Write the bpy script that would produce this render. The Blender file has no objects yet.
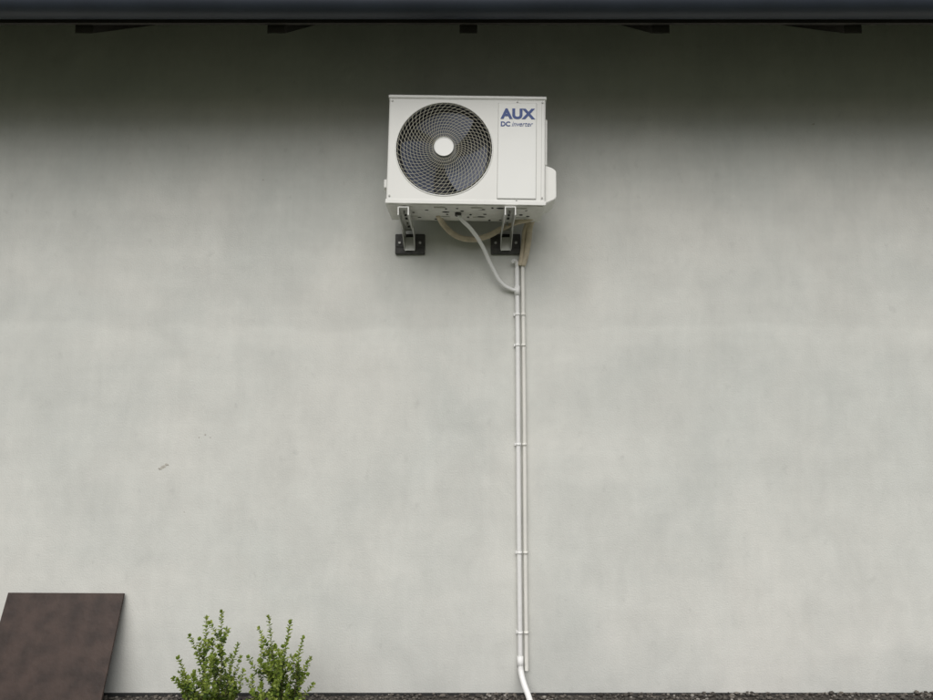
import bpy, bmesh, math, random
from mathutils import Vector, Matrix, Euler
random.seed(7)
S=bpy.context.scene
S.view_settings.view_transform='Standard'; S.view_settings.look='None'
S.view_settings.exposure=0; S.view_settings.gamma=1
COL=S.collection

# ------------------------------------------------------------ helpers
def empty(name,loc=(0,0,0)):
    o=bpy.data.objects.new(name,None); COL.objects.link(o); o.location=loc; return o
def addobj(name,me,mat=None,parent=None,smooth=False):
    o=bpy.data.objects.new(name,me); COL.objects.link(o)
    if mat: me.materials.append(mat)
    if parent: o.parent=parent
    if smooth:
        for p in me.polygons: p.use_smooth=True
    return o
def frombm(name,bm,mat,parent=None,smooth=False):
    bmesh.ops.recalc_face_normals(bm,faces=bm.faces)
    me=bpy.data.meshes.new(name); bm.to_mesh(me); bm.free()
    return addobj(name,me,mat,parent,smooth)
def bm_box(bm,x0,x1,y0,y1,z0,z1,bev=0,seg=2):
    r=bmesh.ops.create_cube(bm,size=1)
    vs=r['verts']
    for v in vs:
        v.co=Vector(((x0+x1)/2+v.co.x*(x1-x0),(y0+y1)/2+v.co.y*(y1-y0),(z0+z1)/2+v.co.z*(z1-z0)))
    if bev:
        es=list({e for v in vs for e in v.link_edges})
        bmesh.ops.bevel(bm,geom=es,offset=bev,segments=seg,affect='EDGES',profile=.5)
def box(name,x0,x1,y0,y1,z0,z1,mat,parent=None,bev=0,seg=2):
    bm=bmesh.new(); bm_box(bm,x0,x1,y0,y1,z0,z1,bev,seg); return frombm(name,bm,mat,parent)
def cyl(name,loc,axis,r,h,mat,parent=None,seg=32,r2=None):
    bm=bmesh.new()
    bmesh.ops.create_cone(bm,cap_ends=True,segments=seg,radius1=r,radius2=r if r2 is None else r2,depth=h)
    q=Vector((0,0,1)).rotation_difference(Vector(axis)).to_matrix().to_4x4()
    bmesh.ops.transform(bm,matrix=Matrix.Translation(loc)@q,verts=bm.verts)
    o=frombm(name,bm,mat,parent)
    for p in o.data.polygons: p.use_smooth=len(p.vertices)==4
    return o
def tube(name,pts,r,mat,parent=None,smooth=True,cyclic=False,res=8):
    cu=bpy.data.curves.new(name,'CURVE'); cu.dimensions='3D'; cu.bevel_depth=r; cu.bevel_resolution=3
    cu.use_fill_caps=True
    if smooth:
        sp=cu.splines.new('BEZIER'); sp.bezier_points.add(len(pts)-1)
        for b,p in zip(sp.bezier_points,pts):
            b.co=p; b.handle_left_type=b.handle_right_type='AUTO'
        sp.resolution_u=res
    else:
        sp=cu.splines.new('POLY'); sp.points.add(len(pts)-1)
        for b,p in zip(sp.points,pts): b.co=(*p,1)
    sp.use_cyclic_u=cyclic
    o=bpy.data.objects.new(name,cu); COL.objects.link(o); cu.materials.append(mat)
    if parent:o.parent=parent
    return o
def mat(name,col,rough=.6,metal=0,var=0,scale=8,bump=0,bscale=60,spec=.5,detail=5,span=.2):
    m=bpy.data.materials.new(name); m.use_nodes=True; nt=m.node_tree; b=nt.nodes['Principled BSDF']
    b.inputs['Base Color'].default_value=(*col,1); b.inputs['Roughness'].default_value=rough
    b.inputs['Metallic'].default_value=metal; b.inputs['Specular IOR Level'].default_value=spec
    tc=nt.nodes.new('ShaderNodeTexCoord')
    if var:
        n=nt.nodes.new('ShaderNodeTexNoise'); n.inputs['Scale'].default_value=scale; n.inputs['Detail'].default_value=detail
        nt.links.new(tc.outputs['Object'],n.inputs['Vector'])
        r=nt.nodes.new('ShaderNodeValToRGB')
        r.color_ramp.elements[0].position=.5-span; r.color_ramp.elements[1].position=.5+span
        r.color_ramp.elements[0].color=(*[c*(1-var) for c in col],1)
        r.color_ramp.elements[1].color=(*[min(1,c*(1+var)) for c in col],1)
        nt.links.new(n.outputs['Fac'],r.inputs['Fac']); nt.links.new(r.outputs['Color'],b.inputs['Base Color'])
    if bump:
        n=nt.nodes.new('ShaderNodeTexNoise'); n.inputs['Scale'].default_value=bscale; n.inputs['Detail'].default_value=3
        nt.links.new(tc.outputs['Object'],n.inputs['Vector'])
        bp=nt.nodes.new('ShaderNodeBump'); bp.inputs['Strength'].default_value=bump; bp.inputs['Distance'].default_value=.01
        nt.links.new(n.outputs['Fac'],bp.inputs['Height']); nt.links.new(bp.outputs['Normal'],b.inputs['Normal'])
    return m

# ------------------------------------------------------------ wall material
def wall_material():
    m=bpy.data.materials.new('render_plaster'); m.use_nodes=True; nt=m.node_tree; L=nt.links.new
    b=nt.nodes['Principled BSDF']; b.inputs['Roughness'].default_value=.9; b.inputs['Specular IOR Level'].default_value=.2
    tc=nt.nodes.new('ShaderNodeTexCoord')
    def noise(scale,stretch,detail=5,rough=.55,off=0,dist=0):
        mp=nt.nodes.new('ShaderNodeMapping'); mp.inputs['Scale'].default_value=stretch; mp.inputs['Location'].default_value=(off,off,off)
        L(tc.outputs['Object'],mp.inputs['Vector'])
        n=nt.nodes.new('ShaderNodeTexNoise'); n.inputs['Scale'].default_value=scale; n.inputs['Detail'].default_value=detail; n.inputs['Roughness'].default_value=rough
        n.inputs['Distortion'].default_value=dist
        L(mp.outputs['Vector'],n.inputs['Vector']); return n.outputs['Fac']
    def mr(f,a,bb,c,d):
        n=nt.nodes.new('ShaderNodeMapRange'); n.inputs[1].default_value=a;n.inputs[2].default_value=bb;n.inputs[3].default_value=c;n.inputs[4].default_value=d
        L(f,n.inputs[0]); return n.outputs[0]
    def mul(a,c):
        n=nt.nodes.new('ShaderNodeMath'); n.operation='MULTIPLY'; L(a,n.inputs[0]); L(c,n.inputs[1]); return n.outputs[0]
    big=noise(1.0,(1,1,1),5,.6,0,.4)
    f=mr(big,.3,.7,.945,1.04)
    f=mul(f,mr(noise(4.2,(1,1,.75),7,.66,3,.3),.34,.66,.94,1.045))
    f=mul(f,mr(noise(16,(1.2,1,.13),4,.65,9),.3,.7,.98,1.018))    # faint vertical wash streaks
    f=mul(f,mr(noise(3,(.2,1,2.2),5,.65,15),.35,.7,.975,1.025))     # horizontal trowel lifts
    sm=noise(13,(1,1,.8),4,.6,50)
    f=mul(f,mr(sm,.62,.72,1,.925))
    f=mul(f,mr(sm,.36,.27,1,1.05))
    sep=nt.nodes.new('ShaderNodeSeparateXYZ'); L(tc.outputs['Object'],sep.inputs[0])
    wob=nt.nodes.new('ShaderNodeMath'); wob.operation='MULTIPLY_ADD'; L(big,wob.inputs[0]); wob.inputs[1].default_value=.35; L(sep.outputs['Z'],wob.inputs[2])
    band=nt.nodes.new('ShaderNodeValToRGB'); band.color_ramp.interpolation='EASE'
    e=band.color_ramp.elements; e[0].position=0; e[0].color=(.0,)*3+(1,); e[1].position=1; e[1].color=(0,0,0,1)
    x=band.color_ramp.elements.new(.3); x.color=(0,0,0,1)
    x=band.color_ramp.elements.new(.5); x.color=(1,1,1,1)
    x=band.color_ramp.elements.new(.54); x.color=(0,0,0,1)
    L(mr(wob.outputs[0],1.7,2.7,0,1),band.inputs['Fac'])
    f=mul(f,mr(band.outputs['Color'],0,1,1,1.05))
    f=mul(f,mr(wob.outputs[0],.14,.5,.93,1))
    mix=nt.nodes.new('ShaderNodeMix'); mix.data_type='RGBA'
    mix.inputs[6].default_value=(.645,.655,.62,1); mix.inputs[7].default_value=(.67,.665,.625,1)
    L(mr(big,.35,.65,0,1),mix.inputs[0])
    vm=nt.nodes.new('ShaderNodeVectorMath'); vm.operation='SCALE'; L(mix.outputs[2],vm.inputs[0]); L(f,vm.inputs['Scale'])
    L(vm.outputs[0],b.inputs['Base Color'])
    bp=nt.nodes.new('ShaderNodeBump'); bp.inputs['Strength'].default_value=.3; bp.inputs['Distance'].default_value=.005
    L(noise(110,(1,1,1),2,.7),bp.inputs['Height'])
    L(bp.outputs['Normal'],b.inputs['Normal'])
    return m
M_wall=wall_material()
M_gutter=mat('gutter_coated_steel',(.03,.038,.055),.45,0,.15,4)
M_wood=mat('dark_stained_wood',(.04,.035,.03),.8,0,.3,6,.3,40)
M_soffit=mat('soffit_boards',(.045,.042,.038),.85,0,.2,5)
M_tile=mat('roof_tiles_dark',(.05,.05,.055),.7,0,.2,3)
M_plinth=mat('bitumen_plinth',(.03,.03,.03),.9,0,.3,20,.4)
M_white=mat('painted_steel_offwhite',(.80,.795,.76),.42,0,.03,3)
M_panel=mat('service_panel_white',(.82,.82,.79),.4,0,.02,3)
M_dark=mat('fan_cavity_dark',(.017,.022,.038),.6)
M_blade=mat('fan_blade_grey',(.05,.066,.115),.35)
M_wire=mat('grille_wire',(.58,.56,.46),.45)
M_hub=mat('hub_badge',(.82,.82,.79),.35)
M_pan=mat('base_pan_galv',(.76,.75,.71),.5,.0,.10,20)
M_hole=mat('drain_hole_dark',(.03,.03,.028),.9)
M_galv=mat('bracket_galvanised',(.66,.66,.63),.4,.15,.12,25)
M_rub=mat('rubber_black',(.075,.073,.07),.8,0,.3,30)
M_pvc=mat('pvc_white',(.86,.855,.84),.38,0,.03,5)
M_pvc2=mat('pvc_cream',(.80,.785,.735),.45,0,.05,5)
M_insul=mat('pipe_insulation_beige',(.60,.52,.39),.8,0,.15,30,.3,60)
M_blue=mat('logo_blue_print',(.03,.07,.25),.5)
M_grey=mat('screw_grey',(.35,.35,.33),.4,.4)
M_stain=mat('old_mortar_spot',(.47,.45,.40),.95,0,.15,60)

# ------------------------------------------------------------ house
house=empty('house')
box('plaster_wall',-7,7,0,.3,-.3,3.95,M_wall,house)
box('side_wall',-7,-6.7,.3,8,-.3,3.95,M_wall,house)
box('side_wall_b',6.7,7,.3,8,-.3,3.95,M_wall,house)
box('back_wall',-6.7,6.7,7.7,8,-.3,3.95,M_wall,house)
box('plinth_strip',-7.01,7.01,-.006,-.0005,-.3,.006,M_plinth,house)
slope=math.radians(35); ts=math.tan(slope)
def slab(name,ya,yb,za,thick,mt,x0=-7.4,x1=7.4,sgn=1):
    bm=bmesh.new(); zb=za+sgn*abs(yb-ya)*ts
    vs=[bm.verts.new(p) for x in (x0,x1) for p in ((x,ya,za),(x,yb,zb),(x,yb,zb+thick),(x,ya,za+thick))]
    for f in ((0,1,2,3),(7,6,5,4),(0,4,5,1),(1,5,6,2),(2,6,7,3),(3,7,4,0)): bm.faces.new([vs[i] for i in f])
    return frombm(name,bm,mt,house)
zt=3.455
slab('soffit_boarding',-.68,4.0,zt+.17,.025,M_soffit)
slab('roof_tiles',-.72,4.0,zt+.20-.028,.07,M_tile)
slab('roof_tiles_rear',8.7,4.0,zt+.20-.028,.07,M_tile)
for i in range(-7,8):
    xc=.01+i*.982
    if abs(xc)<7.3: slab('rafter_%d'%(i+8),-.665,1.5,zt,.165,M_wood,xc-.045,xc+.045)
for x in (-7,6.7):
    bm=bmesh.new(); a=[(x,0,3.95),(x,8,3.95),(x,4,6.6)]; b=[(x+.3,y,z) for _,y,z in a]
    va=[bm.verts.new(p) for p in a]; vb=[bm.verts.new(p) for p in b]
    bm.faces.new(va); bm.faces.new(vb[::-1])
    for i in range(3): bm.faces.new([va[i],va[(i+1)%3],vb[(i+1)%3],vb[i]])
    frombm('gable',bm,M_wall,house)
box('fascia_board',-7.4,7.4,-.70,-.682,3.49,3.64,M_wood,house)
bm=bmesh.new(); prof=[]
for a in range(0,181,15):
    prof.append((-.775+.068*math.cos(math.radians(180+a)),3.545+.072*math.sin(math.radians(180+a))))
prof=[(-.848,3.575),(-.855,3.585),(-.848,3.592),(-.840,3.585)][::-1]+[(-.845,3.56)]+prof+[(-.706,3.60)]
prev=None
for x in (-7.45,7.45):
    row=[bm.verts.new((x,y,z)) for y,z in prof]
    if prev:
        for i in range(len(row)-1): bm.faces.new([prev[i],prev[i+1],row[i+1],row[i]])
    prev=row
g=frombm('gutter',bm,M_gutter,house,True); md=g.modifiers.new('s','SOLIDIFY'); md.thickness=.003
rs=random.Random(4); bm=bmesh.new()
def daub(cx,cz,r):
    n=11; c=bm.verts.new((cx,-.0022,cz)); ring_=[]
    for i in range(n):
        a=2*math.pi*i/n; q=r*rs.uniform(.5,1.2); ring_.append(bm.verts.new((cx+q*math.cos(a),-.0006,cz+q*math.sin(a)*.8)))
    for i in range(n): bm.faces.new([c,ring_[i],ring_[(i+1)%n]])
for cx,cz,r in ((-1.73,1.235,.016),(-1.71,1.245,.012),(-1.75,1.222,.012),(-1.50,1.415,.006),(-1.47,1.40,.005),(-1.535,1.40,.005),(-1.22,2.93,.006),(2.1,3.28,.008),(-1.60,.98,.004),(1.3,1.9,.004)):
    daub(cx,cz,r)
frombm('plaster_spots',bm,M_stain,house)

# ------------------------------------------------------------ AC outdoor unit (local origin = unit centre, front face)
ac=empty('air_conditioner_outdoor_unit',(0,-.44,2.932))
HW,HH,D=.4225,.297,.29
FX,FZ,FR=-.120,.004,.258
bm=bmesh.new(); bm_box(bm,-HW,HW,0,D,-HH,HH,.009,3)
body=frombm('housing',bm,M_white,ac)
bm=bmesh.new(); bmesh.ops.create_cone(bm,cap_ends=True,segments=96,radius1=FR,radius2=FR,depth=.28)
bmesh.ops.transform(bm,matrix=Matrix.Translation((FX,0.0,FZ))@Matrix.Rotation(math.pi/2,4,'X'),verts=bm.verts)
cut=frombm('cut',bm,M_dark)
body.parent=None
b=body.modifiers.new('b','BOOLEAN'); b.object=cut; b.operation='DIFFERENCE'; b.solver='EXACT'
dg=bpy.context.evaluated_depsgraph_get(); nm=bpy.data.meshes.new_from_object(body.evaluated_get(dg))
body.modifiers.clear(); body.data=nm; bpy.data.objects.remove(cut)
body.parent=ac
nm.materials.clear(); nm.materials.append(M_white); nm.materials.append(M_dark)
for p in nm.polygons:
    c=p.center
    if math.hypot(c.x-FX,c.z-FZ)<FR+.001 and .012<c.y<.2: p.material_index=1
    else: p.material_index=0
def ring(name,R,r,y,mt,flat=1,n=96,m=10):
    bm=bmesh.new(); rows=[]
    for i in range(n):
        a=2*math.pi*i/n; rows.append([bm.verts.new((FX+(R+r*math.cos(t))*math.cos(a),y+flat*r*math.sin(t),FZ+(R+r*math.cos(t))*math.sin(a))) for t in [2*math.pi*k/m for k in range(m)]])
    for i in range(n):
        for k in range(m):
            A=rows[i];B=rows[(i+1)%n]; bm.faces.new([A[k],A[(k+1)%m],B[(k+1)%m],B[k]])
    return frombm(name,bm,mt,ac,True)
ring('grille_surround',FR+.002,.004,0,M_white,.9)
cu=bpy.data.curves.new('fan_grille','CURVE'); cu.dimensions='3D'; cu.bevel_depth=.0012; cu.bevel_resolution=0
def gy(r): return -.004-.016*(1-(r/FR)**2)
NS=54
for i in range(NS):
    a0=2*math.pi*i/NS; sp=cu.splines.new('POLY'); K=12; sp.points.add(K)
    for k in range(K+1):
        r=.05+(FR-.05)*k/K; a=a0-.95*(r/FR)**1.1
        sp.points[k].co=(FX+r*math.cos(a),gy(r),FZ+r*math.sin(a),1)
for k in range(12):
    r=.062+(FR-.067)*k/11.2; sp=cu.splines.new('POLY'); sp.points.add(59); sp.use_cyclic_u=True
    for i in range(60):
        a=2*math.pi*i/60; sp.points[i].co=(FX+r*math.cos(a),gy(r)+.0022,FZ+r*math.sin(a),1)
o=bpy.data.objects.new('fan_grille',cu); COL.objects.link(o); o.parent=ac; cu.materials.append(M_wire)
cyl('grille_badge',(FX,gy(.05)-.003,FZ),(0,1,0),.05,.012,M_hub,ac,48)
ring('badge_rim',.05,.003,gy(.05)-.008,M_panel)
for k in range(3):
    bm=bmesh.new(); rows=[]
    for i in range(9):
        t=i/8; r0=.06;
        row=[]
        for j in range(9):
            u=j/8; r=r0+(.235-r0)*u; a=2*math.pi*k/3+.5+t*(1.55)+.35*u
            row.append(bm.verts.new((FX+r*math.cos(a),.035+.07*t-.0*u,FZ+r*math.sin(a))))
        rows.append(row)
    for i in range(8):
        for j in range(8): bm.faces.new([rows[i][j],rows[i+1][j],rows[i+1][j+1],rows[i][j+1]])
    frombm('fan_blade_%d'%(k+1),bm,M_blade,ac,True)
cyl('fan_hub',(FX,.07,FZ),(0,1,0),.065,.09,M_blade,ac)
box('service_panel',.168,.372,-.006,.004,-.268,.262,M_panel,ac,.003)
box('service_panel_groove',.1655,.3745,-.0015,.002,-.2705,.2645,M_grey,ac)
box('top_lid',-HW-.004,HW+.004,-.005,D+.004,HH-.012,HH+.006,M_white,ac,.004)
box('front_seam',-HW+.012,HW-.012,-.0012,.002,HH-.0165,HH-.0145,M_grey,ac)
box('front_side_seam',.3995,.4010,-.0012,.002,-HH+.02,HH-.02,M_grey,ac)
box('base_flange',-HW-.003,HW+.003,-.003,D,-HH-.004,-HH+.018,M_white,ac,.002)
for x,z in ((-.405,-.26),(.405,-.26),(-.405,.27),(.27,.2725),(.27,-.2745),(.405,.27)):
    cyl('screw',(x,-.003,z),(0,1,0),.0045,.006,M_grey,ac,12)
box('side_handle',-HW-.022,-HW+.002,.05,.13,-.20,-.15,M_white,ac,.006)
box('side_panel_rib',HW-.002,HW+.012,.03,.20,-.07,.19,M_white,ac,.005)
bm=bmesh.new()
pr=[(HW-.001,-.068),(HW+.040,-.082),(HW+.060,-.098),(HW+.062,-.245),(HW+.052,-.258),(HW-.001,-.285)]
rows=[[bm.verts.new((x,y,z)) for x,z in pr] for y in (.03,.22)]
bm.faces.new(rows[0]); bm.faces.new(rows[1][::-1])
for i in range(6): bm.faces.new([rows[0][i],rows[1][i],rows[1][(i+1)%6],rows[0][(i+1)%6]])
bmesh.ops.bevel(bm,geom=bm.edges[:],offset=.004,segments=2,affect='EDGES')
frombm('valve_cover',bm,M_white,ac)
box('base_pan',-HW+.012,HW-.012,.01,D-.01,-HH-.007,-HH-.003,M_pan,ac,.001)
random.seed(5)
bm=bmesh.new(); done=[]
while len(done)<26:
    x=random.uniform(-.37,.36); y=random.uniform(.03,D-.03)
    if any(abs(x-a)<.034 and abs(y-b)<.04 for a,b in done): continue
    done.append((x,y)); sx=random.choice((.007,.010,.020)); sy=random.choice((.006,.008,.010))
    r=bmesh.ops.create_cone(bm,cap_ends=True,segments=14,radius1=1,radius2=1,depth=.002)
    for v in r['verts']: v.co=Vector((x+v.co.x*sx,y+v.co.y*sy,-HH-.0085+v.co.z*.6))
frombm('pan_drain_holes',bm,M_hole,ac)
bm=bmesh.new()
for x in (-.32,-.14,.06,.30):
    bm_box(bm,x-.03,x+.03,.04,.06,-HH-.014,-HH-.007,.003)
    bm_box(bm,x-.02,x+.05,.2,.215,-HH-.013,-HH-.007,.003)
frombm('pan_ribs',bm,M_pan,ac)
def text(name,s,x,z,size,sx,off=0,shear=0):
    c=bpy.data.curves.new(name,'FONT'); c.body=s; c.size=size; c.extrude=.0006; c.offset=off; c.shear=shear
    c.align_x='CENTER'; o=bpy.data.objects.new(name,c); COL.objects.link(o); o.parent=ac
    o.rotation_euler=(math.pi/2,0,0); o.location=(x,-.0072,z); o.scale=(sx,1,1); c.materials.append(M_blue); return o
t=text('logo_lettering','AUX',.271,.176,.076,1.06,.0036); t.data.space_character=1.06
text('caption_lettering','DC',.206,.132,.036,1.0,.0012)
text('caption_lettering_b','inverter',.294,.132,.038,.9,.0000,.3)
ac.rotation_euler=(0,math.radians(1.1),math.radians(-.6))

# ------------------------------------------------------------ brackets
def bracket(xc,name):
    e=empty(name,(xc,0,0)); zt2=2.612; w=.029
    box('arm_top',-w,w,-.46,-.03,zt2-.004,zt2,M_galv,e)
    box('arm_flange_l',-w,-w+.005,-.46,-.03,zt2-.045,zt2-.0045,M_galv,e)
    box('arm_flange_r',w-.005,w,-.46,-.03,zt2-.045,zt2-.0045,M_galv,e)
    box('wall_channel_face',-w,w,-.040,-.036,zt2-.125,zt2-.0455,M_galv,e)
    box('wall_channel_l',-w,-w+.004,-.0355,-.026,zt2-.125,zt2-.0455,M_galv,e)
    box('wall_channel_r',w-.004,w,-.0355,-.026,zt2-.125,zt2-.0455,M_galv,e)
    bm=bmesh.new()
    for x in (-w-.0035,w+.0005):
        p=[(-.04,zt2-.02),(-.04,zt2-.12),(-.21,zt2-.04),(-.21,zt2-.02)]
        a=[bm.verts.new((x,y,z)) for y,z in p]; b=[bm.verts.new((x+.003,y,z)) for y,z in p]
        bm.faces.new(a); bm.faces.new(b[::-1])
        for i in range(4): bm.faces.new([a[i],a[(i+1)%4],b[(i+1)%4],b[i]])
    frombm('gusset',bm,M_galv,e)
    box('wall_plate',-.088,.088,-.025,-.0005,zt2-.142,zt2-.02,M_rub,e,.006)
    box('plate_rail',-.080,.080,-.031,-.0255,zt2-.10,zt2-.055,M_rub,e,.002)
    for sx in (-.060,.060):
        cyl('anchor_bolt',(sx,-.036,zt2-.078),(0,1,0),.008,.010,M_grey,e,6)
    for y in (-.40,-.19):
        cyl('rubber_damper',(0,y,zt2+.0065),(0,0,1),.02,.012,M_rub,e,20)
        cyl('bolt_end',(0,y,zt2-.012),(0,0,1),.006,.02,M_grey,e,12)
    for y in (-.33,-.27,-.12):
        box('slot',-.007,.007,y-.02,y+.02,zt2-.0052,zt2-.0043,M_hole,e)
bracket(-.333,'wall_bracket'); bracket(.231,'wall_bracket.001')

# ------------------------------------------------------------ pipes
dh=empty('drain_hose')
tube('hose',[(-.045,-.3,2.63),(-.03,-.29,2.6),(.019,-.25,2.56),(.088,-.15,2.488),(.15,-.08,2.373),(.21,-.045,2.285),(.26,-.03,2.258),(.297,-.024,2.25)],.0115,M_pvc,dh)
cyl('hose_spigot',(-.046,-.3,2.628),(0,0,1),.018,.03,M_rub,dh,20)
rl=empty('refrigerant_pipe')
tube('insulated_loop',[(-.16,-.24,2.64),(-.13,-.16,2.605),(-.06,-.10,2.558),(.02,-.09,2.540),(.12,-.10,2.556),(.20,-.13,2.59),(.27,-.18,2.61),(.36,-.2,2.63),(.44,-.22,2.68)],.0165,M_insul,rl)
tube('insulated_line_a',[(.44,-.26,2.72),(.40,-.2,2.66),(.370,-.12,2.62),(.362,-.07,2.54),(.346,-.04,2.45),(.330,-.028,2.40)],.017,M_insul,rl)
tube('insulated_line_b',[(.43,-.22,2.70),(.38,-.17,2.66),(.343,-.10,2.61),(.334,-.05,2.54),(.325,-.035,2.46),(.312,-.028,2.40)],.013,M_insul,rl)
cd=empty('conduit_pipe')
tube('pipe',[(.296,-.022,2.385),(.297,-.022,1.9),(.295,-.022,1.1),(.296,-.022,.165)],.0135,M_pvc,cd)
tube('top_bend',[(.296,-.022,2.38),(.297,-.024,2.40),(.285,-.035,2.425),(.27,-.05,2.42)],.0115,M_pvc,cd)
cyl('socket_lower',(.296,-.022,.175),(0,0,1),.0170,.06,M_pvc,cd,24)
tube('outlet_elbow',[(.296,-.022,.16),(.298,-.03,.13),(.312,-.07,.075),(.330,-.12,.035),(.338,-.15,.012)],.0165,M_pvc,cd)
cyl('junction_tee',(.296,-.022,2.25),(0,0,1),.0170,.055,M_pvc,cd,24)
cd2=empty('conduit_pipe.001')
tube('pipe',[(.330,-.020,2.41),(.332,-.020,1.7),(.330,-.020,.9),(.331,-.020,.13)],.0115,M_pvc2,cd2)
for z in (2.11,1.93,1.36,.76,.33):
    for nm_,xx,r,par in (('clip',.296,.0152,cd),('clip',.3305,.0130,cd2)):
        cyl(nm_,(xx,-.021,z),(0,0,1),r,.014,M_pvc if par is cd else M_pvc2,par,20)
    box('clip_foot',.296-.0215,.296-.012,-.016,-.0005,z-.008,z+.008,M_pvc,cd,.001)

# ------------------------------------------------------------ brown slab leaning
M_slab=mat('brown_panel',(.046,.029,.023),.5,0,.30,9,.15,30,.35,9,.12)
bm=bmesh.new(); bm_box(bm,-.323,.323,-.012,0,0,.586,.0015,1)
slb=frombm('leaning_brown_panel',bm,M_slab)
slb.location=(-2.23,-.205,-.015); slb.rotation_euler=(-math.radians(19.2),math.radians(.3),0)

# ------------------------------------------------------------ ground
M_ground=mat('ground_lawn_soil',(.07,.08,.045),.95,0,.45,3)
bm=bmesh.new(); bmesh.ops.create_grid(bm,x_segments=60,y_segments=60,size=150)
ground=frombm('ground',bm,M_ground); ground.location=(0,0,-.05)
M_bed=mat('gravel_bed_soil',(.06,.05,.042),.95,0,.4,40)
bm=bmesh.new(); vs=[bm.verts.new(p) for p in ((-6.9,-.6,-.045),(6.9,-.6,-.0),(6.9,-.007,.015),(-6.9,-.007,-.03))]; bm.faces.new(vs)
frombm('gravel_bed',bm,M_bed)
tmp=bmesh.new(); bmesh.ops.create_icosphere(tmp,subdivisions=1,radius=1); tmp.verts.ensure_lookup_table()
bv=[v.co.copy() for v in tmp.verts]; bf=[[v.index for v in f.verts] for f in tmp.faces]; tmp.free()
V=[];F=[]
for i in range(7000):
    x=random.uniform(-3.6,3.6); y=-.012-.45*random.random()**1.3; s=random.uniform(.004,.011)*(1.6 if random.random()<.08 else 1)
    z=-.004+.0042*x+random.uniform(-.003,.009)+.007*math.sin(x*3.1)*math.sin(x*7.7); n=len(V)
    R=Euler((random.random()*6,random.random()*6,random.random()*6)).to_matrix()
    sc=Vector((random.uniform(.8,1.4),random.uniform(.7,1.1),random.uniform(.5,.8)))
    for c in bv:
        p=R@c; V.append((x+p.x*s*sc.x,min(-.007,y+p.y*s*sc.y),z+p.z*s*sc.z))
    F+=[[a+n for a in f] for f in bf]
me=bpy.data.meshes.new('gravel'); me.from_pydata(V,[],F)
def island_mat(name,stops,rough=.8,trans=0):
    m=bpy.data.materials.new(name); m.use_nodes=True; nt=m.node_tree; b=nt.nodes['Principled BSDF']
    g=nt.nodes.new('ShaderNodeNewGeometry'); r=nt.nodes.new('ShaderNodeValToRGB')
    els=r.color_ramp.elements
    while len(els)<len(stops): els.new(.5)
    for e,(p,c) in zip(els,stops): e.position=p; e.color=(*c,1)
    nt.links.new(g.outputs['Random Per Island'],r.inputs['Fac']); nt.links.new(r.outputs['Color'],b.inputs['Base Color'])
    b.inputs['Roughness'].default_value=rough
    if trans:
        t=nt.nodes.new('ShaderNodeBsdfTranslucent'); nt.links.new(r.outputs['Color'],t.inputs['Color'])
        mx=nt.nodes.new('ShaderNodeMixShader'); mx.inputs[0].default_value=trans
        nt.links.new(b.outputs[0],mx.inputs[1]); nt.links.new(t.outputs[0],mx.inputs[2]); nt.links.new(mx.outputs[0],nt.nodes['Material Output'].inputs[0])
    return m
addobj('gravel',me,island_mat('pebbles',[(0,(.03,.027,.023)),(.5,(.08,.07,.06)),(.9,(.15,.13,.11)),(1,(.32,.3,.27))]),None)

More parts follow.
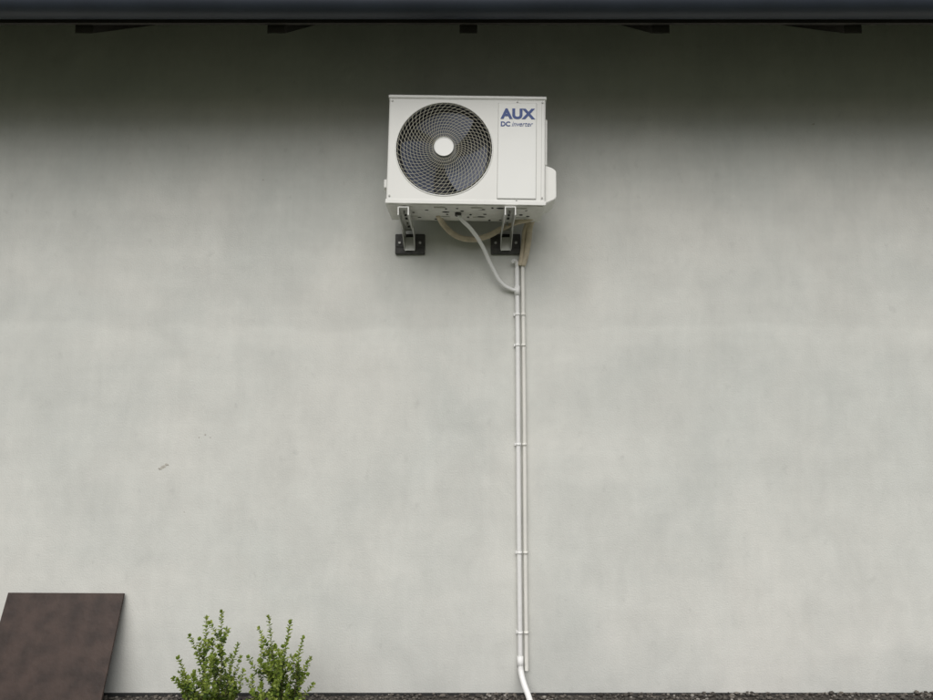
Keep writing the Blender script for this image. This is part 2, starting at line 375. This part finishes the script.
# ------------------------------------------------------------ boxwood plants
M_leaf_old=island_mat('leaf_green',[(0,(.035,.065,.014)),(.5,(.085,.14,.024)),(1,(.14,.20,.035))],.42,.25)
M_leaf_new=island_mat('leaf_young',[(0,(.17,.25,.035)),(.5,(.28,.37,.06)),(1,(.42,.48,.12))],.42,.35)
M_twig=mat('twig_bark',(.11,.085,.05),.85)
def plant(name,loc,stems,seed):
    rnd=random.Random(seed); e=empty(name,loc)
    V=[];F=[];MI=[]
    cu=bpy.data.curves.new('twigs','CURVE'); cu.dimensions='3D'; cu.bevel_depth=1; cu.bevel_resolution=0
    def leaf(p,d,up,L,young):
        d=d.normalized(); s=d.cross(up)
        if s.length<.05: s=d.cross(Vector((1,0,0)))
        s.normalize(); n=s.cross(d); w=L*.34; k=len(V)
        for a,b,c in ((0,0,0),(.3,.9,.06),(.7,.95,.04),(1,0,-.05),(.7,-.95,.04),(.3,-.9,.06),(.5,0,-.06)):
            V.append(tuple(p+d*L*a+s*w*b+n*L*c*1.6))
        for f in ((0,6,1),(1,6,2),(2,6,3),(3,6,4),(4,6,5),(5,6,0)): F.append([k+i for i in f]); MI.append(1 if young else 0)
    def shoot(pts,r0,dens,t0,youngfrom):
        sp=cu.splines.new('POLY'); sp.points.add(len(pts)-1)
        for i,p in enumerate(pts):
            sp.points[i].co=(*p,1); sp.points[i].radius=r0*(1-.75*i/(len(pts)-1))
        tot=sum((pts[i+1]-pts[i]).length for i in range(len(pts)-1)); n=int(tot*dens); a=rnd.random()*6
        for j in range(n):
            t=t0+(1-t0)*j/max(1,n-1); q=t*(len(pts)-1); i=min(int(q),len(pts)-2)
            p=pts[i].lerp(pts[i+1],q-i); ax=(pts[i+1]-pts[i]).normalized()
            a+=1.57+rnd.uniform(-.5,.5); side=ax.orthogonal().normalized(); side.rotate(Matrix.Rotation(a,3,ax))
            for sg in (1,-1):
                d=side*sg+ax*rnd.uniform(.2,1.1)+Vector([rnd.uniform(-.3,.3) for _ in range(3)])
                leaf(p,d,ax+Vector((rnd.uniform(-.4,.4),rnd.uniform(-.4,.4),0)),rnd.uniform(.016,.028)*(1-.2*t),rnd.random()<(.25+.75*(t>youngfrom)))
        for _ in range(4): leaf(pts[-1],(pts[-1]-pts[-2]).normalized()+Vector([rnd.uniform(-.5,.5) for _ in range(3)]),side,.021,True)
    for (bx,by,tx,ty,tz) in stems:
        P=[];N=8; ph=rnd.random()*6
        for i in range(N+1):
            t=i/N; P.append(Vector((bx+(tx-bx)*t**.75+.012*math.sin(ph+t*5),by+(ty-by)*t+rnd.uniform(-.006,.006),tz*t)))
        shoot(P,.0028,90,.25,.68)
        for j in range(int(tz*20)):
            t=rnd.uniform(.15,.8); q=t*N; i=int(q); p=P[i].lerp(P[i+1],q-i)
            a=rnd.random()*6.28; L=rnd.uniform(.05,.15)*(1.2-t*.7)
            d=Vector((math.cos(a)*.95,math.sin(a)*.95,rnd.uniform(.4,1.3))).normalized()
            pts=[p,p+d*L*.35,p+d*L*.7+Vector((0,0,L*.12)),p+d*L+Vector((0,0,L*.3))]
            shoot(pts,.0014,105,.15,.48)
    o=bpy.data.objects.new('twigs',cu); COL.objects.link(o); o.parent=e; cu.materials.append(M_twig)
    me=bpy.data.meshes.new('leaves'); me.from_pydata(V,[],F); me.materials.append(M_leaf_old); me.materials.append(M_leaf_new)
    me.polygons.foreach_set('material_index',MI); me.update()
    o=bpy.data.objects.new('leaves',me); COL.objects.link(o); o.parent=e
plant('boxwood_shrub',(-1.235,-.45,-.02),[(0,0,-.065,.01,.535),(.01,0,.035,0,.565),(-.01,.02,-.02,.05,.42),(.02,-.01,.115,-.02,.42),(-.03,0,-.155,-.03,.36),(0,-.03,0,-.08,.38),(.02,.03,.06,.09,.33),(-.02,-.02,-.12,-.07,.3),(.03,0,.13,.02,.28)],11)
plant('boxwood_shrub.001',(-.930,-.45,-.02),[(0,0,-.035,.01,.54),(-.02,0,-.085,0,.44),(.02,0,.055,.0,.52),(.03,0,.14,-.02,.45),(.01,-.02,.03,-.06,.38),(0,.02,.0,.07,.38),(-.02,-.01,-.10,-.05,.28),(.03,.01,.10,.04,.30)],23)

# ------------------------------------------------------------ light
ELEV=45; AZ=5
W=bpy.data.worlds.new('World'); S.world=W; W.use_nodes=True; nt=W.node_tree
bg=nt.nodes['Background']; sky=nt.nodes.new('ShaderNodeTexSky'); sky.sky_type='NISHITA'; sky.sun_disc=False
sky.sun_elevation=math.radians(ELEV); sky.sun_rotation=math.radians(180+AZ); sky.air_density=1; sky.dust_density=3
hs=nt.nodes.new('ShaderNodeHueSaturation'); hs.inputs['Saturation'].default_value=.45
nt.links.new(sky.outputs[0],hs.inputs['Color']); nt.links.new(hs.outputs[0],bg.inputs['Color']); bg.inputs['Strength'].default_value=.065
sl=bpy.data.lights.new('sun','SUN'); sl.energy=2.4; sl.angle=math.radians(68); sl.color=(1,.985,.96)
so=bpy.data.objects.new('sun',sl); COL.objects.link(so)
d=Vector((-math.sin(math.radians(AZ))*math.cos(math.radians(ELEV)),-math.cos(math.radians(AZ))*math.cos(math.radians(ELEV)),math.sin(math.radians(ELEV))))
so.rotation_euler=d.to_track_quat('Z','Y').to_euler(); so.location=(0,-5,8)

# ------------------------------------------------------------ camera
cam=bpy.data.cameras.new('camera'); cam.lens=26; cam.sensor_width=36; cam.clip_end=500
co=bpy.data.objects.new('camera',cam); COL.objects.link(co); co.location=(0,-3.9,1.46); co.rotation_euler=(math.radians(96.5),0,0)
S.camera=co
